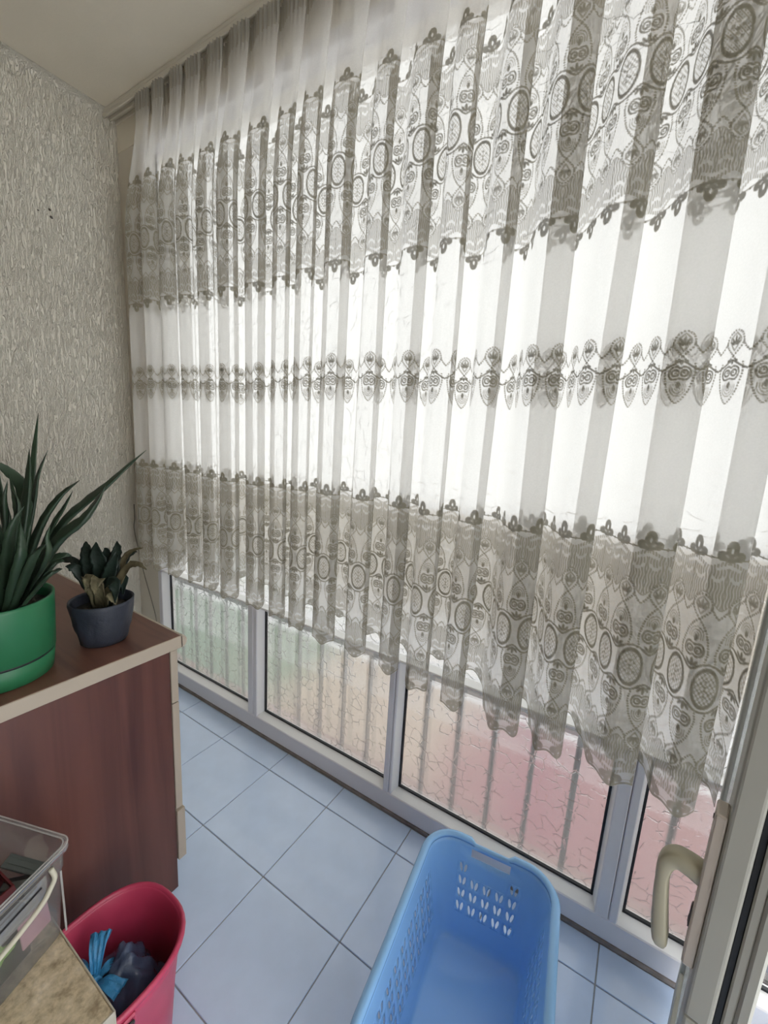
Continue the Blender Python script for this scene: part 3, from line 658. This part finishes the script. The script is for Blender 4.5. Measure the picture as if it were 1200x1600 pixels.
for pts, wd, m in succ_leaves:
    W_ = [Q_(a, b, c) for a, b, c in pts]; W_ = [Vector((W_[0].x * 0.45, W_[0].y * 0.45, 0.088))] + W_[1:]
    v, f = leaf_mesh(W_, wd, wd * 0.18, -fw + Vector((0, 0, 0.5)), 14, teeth=0.16)
    v = [Vector(p) * 1.0 + Vector((RNG.uniform(-1, 1), RNG.uniform(-1, 1), RNG.uniform(-1, 1))) * 0.0012 for p in v]
    o = mesh_obj('leaf', v, f, m, succ, True)
    if m != 'succ': o['label'] = 'dried brown leaf'

# ------------------------------------------------------------------ laundry basket
def rrect(hx, hy, r, n_c, nx, ny):
    """points counterclockwise; returns list of (x,y) starting on the +x side"""
    pts = []
    def seg(p, q, n): return [(p[0] + (q[0] - p[0]) * i / n, p[1] + (q[1] - p[1]) * i / n) for i in range(n)]
    def arc(cx, cy, a0, n): return [(cx + r * math.cos(a0 + PI / 2 * i / n), cy + r * math.sin(a0 + PI / 2 * i / n)) for i in range(n)]
    pts += seg((hx, -hy + r), (hx, hy - r), ny) + arc(hx - r, hy - r, 0, n_c) + seg((hx - r, hy), (-hx + r, hy), nx) + arc(-hx + r, hy - r, PI / 2, n_c)
    pts += seg((-hx, hy - r), (-hx, -hy + r), ny) + arc(-hx + r, -hy + r, PI, n_c) + seg((-hx + r, -hy), (hx - r, -hy), nx) + arc(hx - r, -hy + r, -PI / 2, n_c)
    return pts
BK = empty('laundry_basket', (2.083, -0.425, 0.0), math.radians(7))
tag(BK, 'empty light blue plastic laundry basket with leaf-shaped holes on the tiles', 'basket')
BH, HXt, HYt, HXb, HYb = 0.265, 0.158, 0.262, 0.112, 0.205
NX, NY, NC = 5, 9, 5
def ring_at(q):
    hx, hy = HXb + (HXt - HXb) * q, HYb + (HYt - HYb) * q; r = 0.035 + 0.035 * q
    return rrect(hx, hy, r, NC, NX, NY)
NP = 2 * NX + 2 * NY + 4 * NC
QS = [0.02, 0.10, 0.28, 0.41, 0.54, 0.67, 0.80, 0.87, 0.955, 1.0]
def wall_pt(i, fi, q):
    R0 = ring_at(q); a = R0[i % NP]; b = R0[(i + 1) % NP]
    return Vector((a[0] + (b[0] - a[0]) * fi, a[1] + (b[1] - a[1]) * fi, 0.006 + q * (BH - 0.006)))
bb = bmesh.new(); vc = {}
def V(i, fi, q):
    if fi >= 1: i, fi = i + 1, 0.0
    key = (i % NP, round(fi, 4), round(q, 4))
    if key not in vc: vc[key] = bb.verts.new(wall_pt(i % NP, fi, q))
    return vc[key]
def holes_for(side, col, row):
    # rows 2..5 of QS carry pairs of leaf-shaped holes, row 6..7 only at the outer columns of the short sides
    if side in ('py', 'my'): return row in (2, 3, 4) or (row == 5 and col in (0, NX - 1))
    return row in (2, 3, 4, 5)
def side_of(i):
    if i < NY: return 'px', i
    i -= NY
    if i < NC: return 'c', i
    i -= NC
    if i < NX: return 'py', i
    i -= NX
    if i < NC: return 'c', i
    i -= NC
    if i < NY: return 'mx', i
    i -= NY
    if i < NC: return 'c', i
    i -= NC
    if i < NX: return 'my', i
    return 'c', i - NX
def leafhole(cu, tilt):
    # outline in cell space (u,v in 0..1): tapering leaf shape
    pts = []
    for k in range(8):
        a = 2 * PI * k / 8
        u = 0.12 * math.cos(a); v = 0.36 * math.sin(a); u += tilt * v
        pts.append((cu + u, 0.5 + v))
    return pts
for i in range(NP):
    sd, c = side_of(i)
    for rI in range(len(QS) - 1):
        q0, q1 = QS[rI], QS[rI + 1]
        if sd in ('py', 'my') and c in (1, 2, 3) and rI == 7:
            continue                                    # hand slot under the rim
        if sd != 'c' and holes_for(sd, c, rI):
            for hcell in (0, 1):
                u0, u1 = hcell * 0.5, hcell * 0.5 + 0.5
                hp = leafhole(0.325 if hcell == 0 else 0.675, 0.16 if hcell else -0.16)
                outer = [(u1, (q0 + q1) / 2), (u1, q1), ((u0 + u1) / 2, q1), (u0, q1), (u0, (q0 + q1) / 2), (u0, q0), ((u0 + u1) / 2, q0), (u1, q0)]
                ov = []
                for (u, q) in outer:
                    if u >= 1: ov.append(V(i, 1.0, q))
                    else: ov.append(V(i, u, q))
                iv = [bb.verts.new(wall_pt(i, u, q0 + (q1 - q0) * v)) for (u, v) in hp]
                for k in range(8): bb.faces.new((ov[k], ov[(k + 1) % 8], iv[(k + 1) % 8], iv[k]))
        else:
            # plain cell; keep edges welded to neighbouring cells with mid points
            bb.faces.new((V(i, 0, q0), V(i, 1, q0), V(i, 1, q1), V(i, 0, q1)))
# floor of the basket
R0 = ring_at(QS[0]); low = [V(i, 0, QS[0]) for i in range(NP)]
inn = [bb.verts.new((p[0] * 0.93, p[1] * 0.95, 0.006)) for p in R0]
for i in range(NP): bb.faces.new((low[(i + 1) % NP], low[i], inn[i], inn[(i + 1) % NP]))
bb.faces.new(inn)
bo = bm_obj('body', bb, 'basket', BK, True)
sm = bo.modifiers.new('solid', 'SOLIDIFY'); sm.thickness = 0.0028; sm.offset = 0
# rolled rim, dipping to a thin bar at the two hand slots
rv, rf = [], []
prof = [(-0.003, 0.0), (-0.003, 0.007), (0.004, 0.011), (0.013, 0.009), (0.018, 0.002), (0.019, -0.016), (0.016, -0.016), (0.014, 0.0), (0.004, 0.004)]
RT = rrect(HXt, HYt, 0.07, 10, 12, 14); n_ = len(RT)
for i, (x, y) in enumerate(RT):
    a, b = RT[i - 1], RT[(i + 1) % n_]; t = Vector((b[0] - a[0], b[1] - a[1], 0)).normalized(); nn = Vector((t.y, -t.x, 0))
    slot = abs(x) < 0.055 and abs(abs(y) - HYt) < 0.01
    for (o_, z_) in prof:
        if slot: o_, z_ = o_ * 0.55, z_ * 0.6 - 0.005
        rv.append(Vector((x, y, BH)) + nn * o_ + Vector((0, 0, z_)))
k_ = len(prof)
for i in range(n_):
    for j in range(k_): rf.append((i * k_ + j, ((i + 1) % n_) * k_ + j, ((i + 1) % n_) * k_ + (j + 1) % k_, i * k_ + (j + 1) % k_))
ro = mesh_obj('rim', rv, rf, 'basket', BK, True)

# ------------------------------------------------------------------ pink bucket with a tied bag
BUC = empty('pink_bucket', (1.480, -0.862, 0.0)); tag(BUC, 'scuffed pink oval plastic bucket standing against the cabinet side', 'bucket')
def oval_ring(hx, hy, n=48, p=2.5):
    out = []
    for k in range(n):
        a = 2 * PI * k / n; c, s = math.cos(a), math.sin(a)
        r = (abs(c / hx) ** p + abs(s / hy) ** p) ** (-1 / p); out.append((r * c, r * s))
    return out
def loft(name, levels, m, parent, n=48, p=2.5, close_bottom=True, close_top=False, smooth=True):
    v, f = [], []
    for hx, hy, z, *tilt in levels:
        tl = tilt[0] if tilt else 0
        for x, y in oval_ring(hx, hy, n, p): v.append((x, y, z + tl * y))
    for i in range(len(levels) - 1):
        for k in range(n): f.append((i * n + k, i * n + (k + 1) % n, (i + 1) * n + (k + 1) % n, (i + 1) * n + k))
    if close_bottom: f.append(tuple(range(n))[::-1])
    if close_top: f.append(tuple((len(levels) - 1) * n + k for k in range(n)))
    return mesh_obj(name, v, f, m, parent, smooth)
bh = 0.300
loft('body', [(0.086, 0.104, 0.0), (0.089, 0.107, 0.004), (0.100, 0.119, 0.16), (0.110, 0.129, 0.255), (0.113, 0.133, 0.262), (0.1175, 0.138, 0.298), (0.1145, 0.135, 0.301), (0.111, 0.131, 0.296), (0.107, 0.127, 0.262), (0.104, 0.124, 0.253), (0.097, 0.116, 0.16), (0.086, 0.104, 0.008)], 'pink', BUC)
loft('rim', [(0.1170, 0.1375, 0.290), (0.1215, 0.142, 0.292), (0.1225, 0.143, 0.299), (0.1195, 0.140, 0.305), (0.1145, 0.135, 0.304), (0.1130, 0.133, 0.298)], 'pink', BUC, close_bottom=False)
# wire bail folded down along the outer side, hooked into a lug
lug = box('lug', 0.116, 0.126, -0.03, -0.006, 0.272, 0.292, 'pink', BUC, 0.003)
tube('bail', [(0.127, -0.012, 0.276), (0.131, -0.016, 0.288), (0.130, -0.03, 0.285), (0.131, -0.07, 0.262), (0.127, -0.115, 0.236), (0.105, -0.150, 0.225), (0.05, -0.166, 0.222), (-0.05, -0.164, 0.224), (-0.105, -0.148, 0.235), (-0.127, -0.1, 0.25), (-0.130, -0.03, 0.28), (-0.126, -0.014, 0.28)], 0.0022, 'wire', BUC, 8, 60)
# the bag
BG = tag(empty('tied_bag', (1.484, -0.850, 0.012)), 'dark blue tied plastic bag with bright blue knot inside the pink bucket', 'bag')
bgm = bmesh.new(); bmesh.ops.create_icosphere(bgm, subdivisions=5, radius=1.0)
for vv in bgm.verts:
    d = vv.co.normalized(); a = math.atan2(d.y, d.x)
    wr = 0.045 * math.sin(a * 9 + 5 * d.z) * (0.4 + 0.6 * max(0, d.z)) + 0.05 * math.sin(d.x * 7 + d.y * 5 + 1) + 0.03 * math.sin(d.y * 13 - d.z * 9)
    lo = 1.0 if d.z > 0.1 else 1.0 - 0.20 * min(1.0, (0.1 - d.z) * 1.6)
    x, y, z = d.x * 0.077 * (1 + wr) * lo, d.y * 0.094 * (1 + wr) * lo, d.z * (0.125 if d.z > 0 else 0.12) * (1 + wr)
    if d.z > 0: z += 0.018 * math.sin(d.y * 5)
    vv.co = (x, y, max(0.0, z + 0.122))
bm_obj('film', bgm, 'bag', BG, True)
KN = Vector((-0.018, -0.030, 0.232))
for j, (dx, dy, dz, wd) in enumerate(((-0.040, 0.034, 0.058, 0.040), (-0.020, -0.045, 0.010, 0.030), (0.034, -0.034, 0.003, 0.042), (0.062, 0.020, 0.012, 0.036), (-0.045, -0.012, 0.015, 0.024), (0.005, 0.045, -0.004, 0.026))):
    e = KN + Vector((dx, dy, dz)); mid = (KN + e) / 2 + Vector((0, 0, 0.016))
    c = catmull([KN, mid, e], 10); v, f = [], []
    for i, (p, t, h, s) in enumerate(frames(c, (0, 0.1, 1))):
        wv = wd * (0.2 + 0.8 * (i / 10) ** 0.8) / 2
        for q in range(9):
            u = q / 8 * 2 - 1; v.append(p + s * (u * wv) + h * (0.005 * math.sin(q * 2.4 + i * 0.4 + j) * (0.4 + i / 10)))
    for i in range(10):
        for q in range(8): f.append((i * 9 + q, i * 9 + q + 1, (i + 1) * 9 + q + 1, (i + 1) * 9 + q))
    o = mesh_obj('bag_ear', v, f, 'bag_knot', BG, True); o['label'] = 'crumpled bright blue bag end'
    so = o.modifiers.new('solid', 'SOLIDIFY'); so.thickness = 0.001
kb = bmesh.new(); bmesh.ops.create_icosphere(kb, subdivisions=3, radius=0.014)
for vv in kb.verts: vv.co *= 1 + 0.18 * math.sin(vv.co.x * 700 + vv.co.z * 500)
bm_obj('knot', kb, 'bag_knot', BG, True, KN)

# ------------------------------------------------------------------ low table with mottled top, and the clear storage box on it
ST = tag(empty('low_table', (1.46, -1.16, 0.0)), 'low table with mottled beige stone-look top under the clear box', 'table')
tx0, tx1, ty0, ty1 = -0.175, 0.180, -0.26, 0.242
box('top', tx0, tx1, ty0, ty1, 0.372, 0.400, 'mottle', ST, 0.002)
eg = bmesh.new(); 
box_bm(tx0 - 0.0025, tx1 + 0.0025, ty1, ty1 + 0.0025, 0.371, 0.4005, 0.0006, bm=eg); box_bm(tx1, tx1 + 0.0025, ty0, ty1, 0.371, 0.4005, 0.0006, bm=eg)
bm_obj('edge_band', eg, 'slab_edge', ST)
for lx in (tx0 + 0.03, tx1 - 0.03):
    for ly in (ty0 + 0.03, ty1 - 0.2): box('leg', lx - 0.015, lx + 0.015, ly - 0.015, ly + 0.015, 0, 0.372, 'slab_edge', ST, 0.002)

ang = math.radians(20); e1 = Vector((math.cos(ang), math.sin(ang), 0)); e2 = Vector((math.sin(ang), -math.cos(ang), 0))
BXc = Vector((1.453, -0.893, 0)) - e1 * 0.095 + e2 * 0.16; BXc.z = 0.4005
SB = tag(empty('storage_box', BXc, ang), 'clear plastic storage box with cream clip handle, full of odds and ends', 'storage box')
def box_ring(hx, hy, r): return rrect(hx, hy, r, 6, 4, 6)
def loft_rr(name, levels, m, parent, bottom=False):
    v, f = [], []
    for hx, hy, r, z in levels: v += [(x, y, z) for x, y in box_ring(hx, hy, r)]
    n = len(box_ring(0.1, 0.1, 0.01))
    for i in range(len(levels) - 1):
        for k in range(n): f.append((i * n + k, i * n + (k + 1) % n, (i + 1) * n + (k + 1) % n, (i + 1) * n + k))
    if bottom: f.append(tuple(range(n))[::-1])
    return mesh_obj(name, v, f, m, parent, True)
loft_rr('body', [(0.080, 0.142, 0.016, 0.0), (0.082, 0.144, 0.016, 0.004), (0.0895, 0.1535, 0.017, 0.145), (0.0915, 0.1555, 0.018, 0.147), (0.0925, 0.157, 0.018, 0.192)], 'box', SB, True)
loft_rr('rim', [(0.0925, 0.157, 0.018, 0.192), (0.0985, 0.163, 0.022, 0.193), (0.0995, 0.164, 0.022, 0.183), (0.0985, 0.163, 0.022, 0.183)], 'box', SB)
for lv in ((0.0930, 0.1575, 0.018, 0.1935), (0.0990, 0.1635, 0.022, 0.1935)):
    pts = [Vector((x, y, lv[3])) for x, y in box_ring(lv[0], lv[1], lv[2])]; pts.append(pts[0])
    tube('rim_bead', pts, 0.0012, 'box_edge', SB, 6)
# clip handle on the long +x side: wavy cream bar hinged near both ends
ch = tube('clip_handle', [(0.100, 0.118, 0.178), (0.104, 0.120, 0.160), (0.103, 0.112, 0.145), (0.1035, 0.095, 0.132), (0.1045, 0.06, 0.124), (0.1045, 0.02, 0.118), (0.1045, -0.02, 0.112), (0.104, -0.045, 0.104), (0.1035, -0.060, 0.104), (0.104, -0.066, 0.125), (0.100, -0.064, 0.150)], 0.0042, 'latch', SB, 8, 70)
box('clip_plate', 0.0945, 0.0985, -0.055, 0.112, 0.128, 0.172, 'box', SB, 0.002)
tube('clip_slot', [(0.0995, -0.04, 0.150), (0.0995, 0.10, 0.160)], 0.0018, 'gasket', SB, 6)
tube('clip_handle', [(0.094, -0.075, 0.012), (0.096, -0.085, 0.016), (0.098, -0.1, 0.02)], 0.004, 'latch', SB, 8, 8)
box('corner_rib', 0.0905, 0.0925, 0.1385, 0.142, 0.01, 0.145, 'box_edge', SB, 0.0005)
# odds and ends inside
def inbox(x, y, z): return BXc + e1 * x - e2 * y + Vector((0, 0, z))
def odd(name, loc, rot, m, label, cat, dims, bev=0.002, extra=None):
    r = bm_obj(name, box_bm(-dims[0] / 2, dims[0] / 2, -dims[1] / 2, dims[1] / 2, 0, dims[2], bev, 2), m)
    r.location = inbox(*loc); r.rotation_euler = (rot[0], rot[1], rot[2] + ang); tag(r, label, cat, 'odds and ends in the clear box'); 
    if extra: extra(r, dims)
    return r
def ridge(r, d):
    box('raised_strip', -d[0] / 2 + 0.004, d[0] / 2 - 0.004, -d[1] * 0.2, d[1] * 0.2, d[2], d[2] + 0.002, 'greybar' if True else None, r, 0.0005)
def tray(r, d):
    for s in (-1, 1): box('side', -d[0] / 2, d[0] / 2, s * d[1] / 2 - 0.0015, s * d[1] / 2 + 0.0015, d[2], d[2] + 0.02, 'red', r)
    for s in (-1, 1): box('end', s * d[0] / 2 - 0.0015, s * d[0] / 2 + 0.0015, -d[1] / 2, d[1] / 2, d[2], d[2] + 0.02, 'red', r)
odd('plastic_bar', (0.036, 0.122, 0.158), (0.25, 0.1, 0.1), 'greybar', 'long dark grey plastic bar leaning in the clear box', 'bar', (0.074, 0.022, 0.008), extra=ridge)
odd('red_tray', (0.028, 0.075, 0.138), (0.15, -0.15, -0.3), 'red', 'small dark red open tray in the clear box', 'tray', (0.064, 0.046, 0.006), extra=tray)
odd('black_case', (0.048, 0.100, 0.134), (0.2, -0.2, 0.3), 'blackbit', 'black plastic case beside the red tray', 'case', (0.05, 0.03, 0.02), extra=ridge)
odd('blue_clip', (-0.012, 0.085, 0.142), (0.4, 0.2, 0.5), 'paleblue', 'pale blue clip left of the red tray', 'clip', (0.03, 0.012, 0.01))
odd('card_packet', (-0.060, 0.02, 0.070), (0.0, 1.40, 0.0), 'paper', 'pale card packet standing against the box wall', 'packet', (0.13, 0.12, 0.004))
odd('peach_lid', (0.018, 0.035, 0.126), (0.1, 0.1, 0.4), 'peach', 'peach coloured plastic piece above the green leaves', 'plastic piece', (0.06, 0.04, 0.015))
for j, (x, y, z, rz, rxx, mm, lab) in enumerate(((0.042, 0.008, 0.148, 0.3, 0.3, 'green', 'bright green plastic leaf at the front of the clear box'), (0.02, -0.03, 0.138, 1.2, -0.3, 'green', 'bright green plastic leaf lying lower in the clear box'), (0.074, 0.030, 0.085, 0.1, 1.3, 'lime', 'lime green scalloped piece showing through the box side'), (0.072, -0.055, 0.065, 0.4, 1.4, 'green', 'green piece pressed against the clear box side'))):
    v, f = [], []; nn_ = 28
    for zz in (0, 0.003):
        for q in range(nn_):
            a = 2 * PI * q / nn_; rr = 0.024 * (1 + 0.22 * math.cos(5 * a)); v.append((rr * math.cos(a) * 1.25, rr * math.sin(a), zz + 0.006 * math.cos(2 * a)))
    f = [tuple(range(nn_))[::-1], tuple(range(nn_, 2 * nn_))] + [(q, (q + 1) % nn_, nn_ + (q + 1) % nn_, nn_ + q) for q in range(nn_)]
    o = mesh_obj('plastic_leaf', v, f, mm); o.location = inbox(x, y, z); o.rotation_euler = (rxx, 0.2, rz + ang) if rxx < 1 else (PI / 2, 0, PI / 2 + ang + 0.05); tag(o, lab, 'plastic leaf', 'odds and ends in the clear box')
odd('folder', (0.012, -0.01, 0.006), (0, 0, 0.03), 'blackbit', 'big dark case filling the bottom of the clear box', 'case', (0.10, 0.22, 0.108), extra=ridge)
odd('pink_card', (0.074, 0.1, 0.075), (0.0, 1.45, 0.0), 'pinkbit', 'pale pink card near the box corner', 'card', (0.05, 0.05, 0.003))

# ------------------------------------------------------------------ the open door leaf on the right
NL = Vector((2.393, -0.592, 0.0)); dirv = Vector((0.117, 0.592)).normalized(); rz = math.atan2(dirv.y, dirv.x) - PI / 2
DL = struct(empty('door_1', NL, rz), 'white plastic door leaf standing open with a beige lever handle')
LW = 0.57; DZ0, DZ1 = 0.668, 2.15
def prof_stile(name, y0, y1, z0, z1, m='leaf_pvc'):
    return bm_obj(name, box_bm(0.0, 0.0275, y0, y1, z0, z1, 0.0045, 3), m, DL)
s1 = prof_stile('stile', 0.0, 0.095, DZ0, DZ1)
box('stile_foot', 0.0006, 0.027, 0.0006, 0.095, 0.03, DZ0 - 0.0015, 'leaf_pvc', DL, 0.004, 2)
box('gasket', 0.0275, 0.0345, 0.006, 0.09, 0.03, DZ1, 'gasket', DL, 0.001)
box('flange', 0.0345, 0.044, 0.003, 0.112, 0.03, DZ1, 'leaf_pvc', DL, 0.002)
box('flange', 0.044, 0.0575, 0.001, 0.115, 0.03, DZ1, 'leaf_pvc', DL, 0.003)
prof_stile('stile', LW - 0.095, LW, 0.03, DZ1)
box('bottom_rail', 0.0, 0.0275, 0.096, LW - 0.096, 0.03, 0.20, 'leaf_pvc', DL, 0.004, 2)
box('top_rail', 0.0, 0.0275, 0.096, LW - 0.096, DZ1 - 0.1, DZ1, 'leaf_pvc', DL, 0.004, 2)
box('panel', 0.008, 0.020, 0.09, LW - 0.09, 0.19, DZ1 - 0.09, 'glass', DL)
hs = bm_obj('handle_plate', box_bm(-0.0125, 0.0, 0.003, 0.034, 0.732, 0.953, 0.0025, 2), 'handle_plate', DL)
tube('screw', [(-0.0135, 0.0185, 0.938), (-0.0120, 0.0185, 0.938)], 0.0032, 'steel', hs, 10, hint=(0, 0, 1))
cyl = bm_obj('lock_cylinder', box_bm(-0.0145, -0.011, 0.013, 0.024, 0.776, 0.808, 0.003, 2), 'steel', hs)
box('key_slot', -0.0150, -0.0140, 0.0175, 0.0195, 0.780, 0.790, 'gasket', hs)
# lever: one bent bar, deep at the neck, slimmer down the grip
gp = catmull([(-0.010, 0, 0.855), (-0.024, 0, 0.858), (-0.037, 0, 0.857), (-0.0455, 0, 0.846), (-0.0475, 0, 0.826), (-0.0455, 0, 0.795), (-0.041, 0, 0.758), (-0.036, 0, 0.722)], 48)
v, f = [], []; sg = 16
for i, p in enumerate(gp):
    u = i / 48; t = (gp[min(i + 1, 48)] - gp[max(i - 1, 0)]).normalized(); sd = Vector((t.z, 0, -t.x))
    wi = np.interp(u, [0, 0.25, 0.45, 0.6, 0.92, 0.98, 1.0], [0.0135, 0.0125, 0.0095, 0.0075, 0.0095, 0.0085, 0.006]); wy = np.interp(u, [0, 0.3, 0.95, 1.0], [0.0125, 0.011, 0.010, 0.007])
    for k in range(sg):
        a = 2 * PI * k / sg; c, q = math.cos(a), math.sin(a); e = 0.55
        v.append(p + Vector((0, 0.0185 + wy * math.copysign(abs(c) ** e, c), 0)) + sd * (wi * math.copysign(abs(q) ** e, q)))
for i in range(48):
    for k in range(sg): f.append((i * sg + k, i * sg + (k + 1) % sg, (i + 1) * sg + (k + 1) % sg, (i + 1) * sg + k))
f.append(tuple(range(sg))[::-1]); f.append(tuple(48 * sg + k for k in range(sg)))
mesh_obj('lever', v, f, 'handle', DL, True)

# ------------------------------------------------------------------ small things on the wall
cbl = tube('loose_cable', [(0.004, -0.012, 0.93), (0.012, -0.016, 0.86), (0.008, -0.020, 0.80), (0.03, -0.016, 0.70), (0.07, -0.012, 0.56), (0.125, -0.010, 0.43), (0.160, -0.008, 0.33), (0.170, -0.008, 0.22), (0.165, -0.008, 0.05)], 0.0024, 'cable', None, 8, 80)
tag(cbl, 'thin loose cable hanging in the corner beside the window post', 'cable')
for j, (y, z, sz) in enumerate(((-0.327, 2.185, 0.004), (-0.287, 2.205, 0.006), (-0.283, 2.178, 0.007))):
    v, f = [], []
    for q in range(9):
        a = 2 * PI * q / 9; rr = sz * (0.7 + 0.5 * random.random()); v.append((0.0012, y + rr * math.cos(a), z + rr * 0.8 * math.sin(a)))
    v.append((0.0022, y, z)); f = [(q, (q + 1) % 9, 9) for q in range(9)]
    o = mesh_obj('plaster_chip', v, f, 'mark', bpy.data.objects['wall_left'])
bpy.context.view_layer.update()
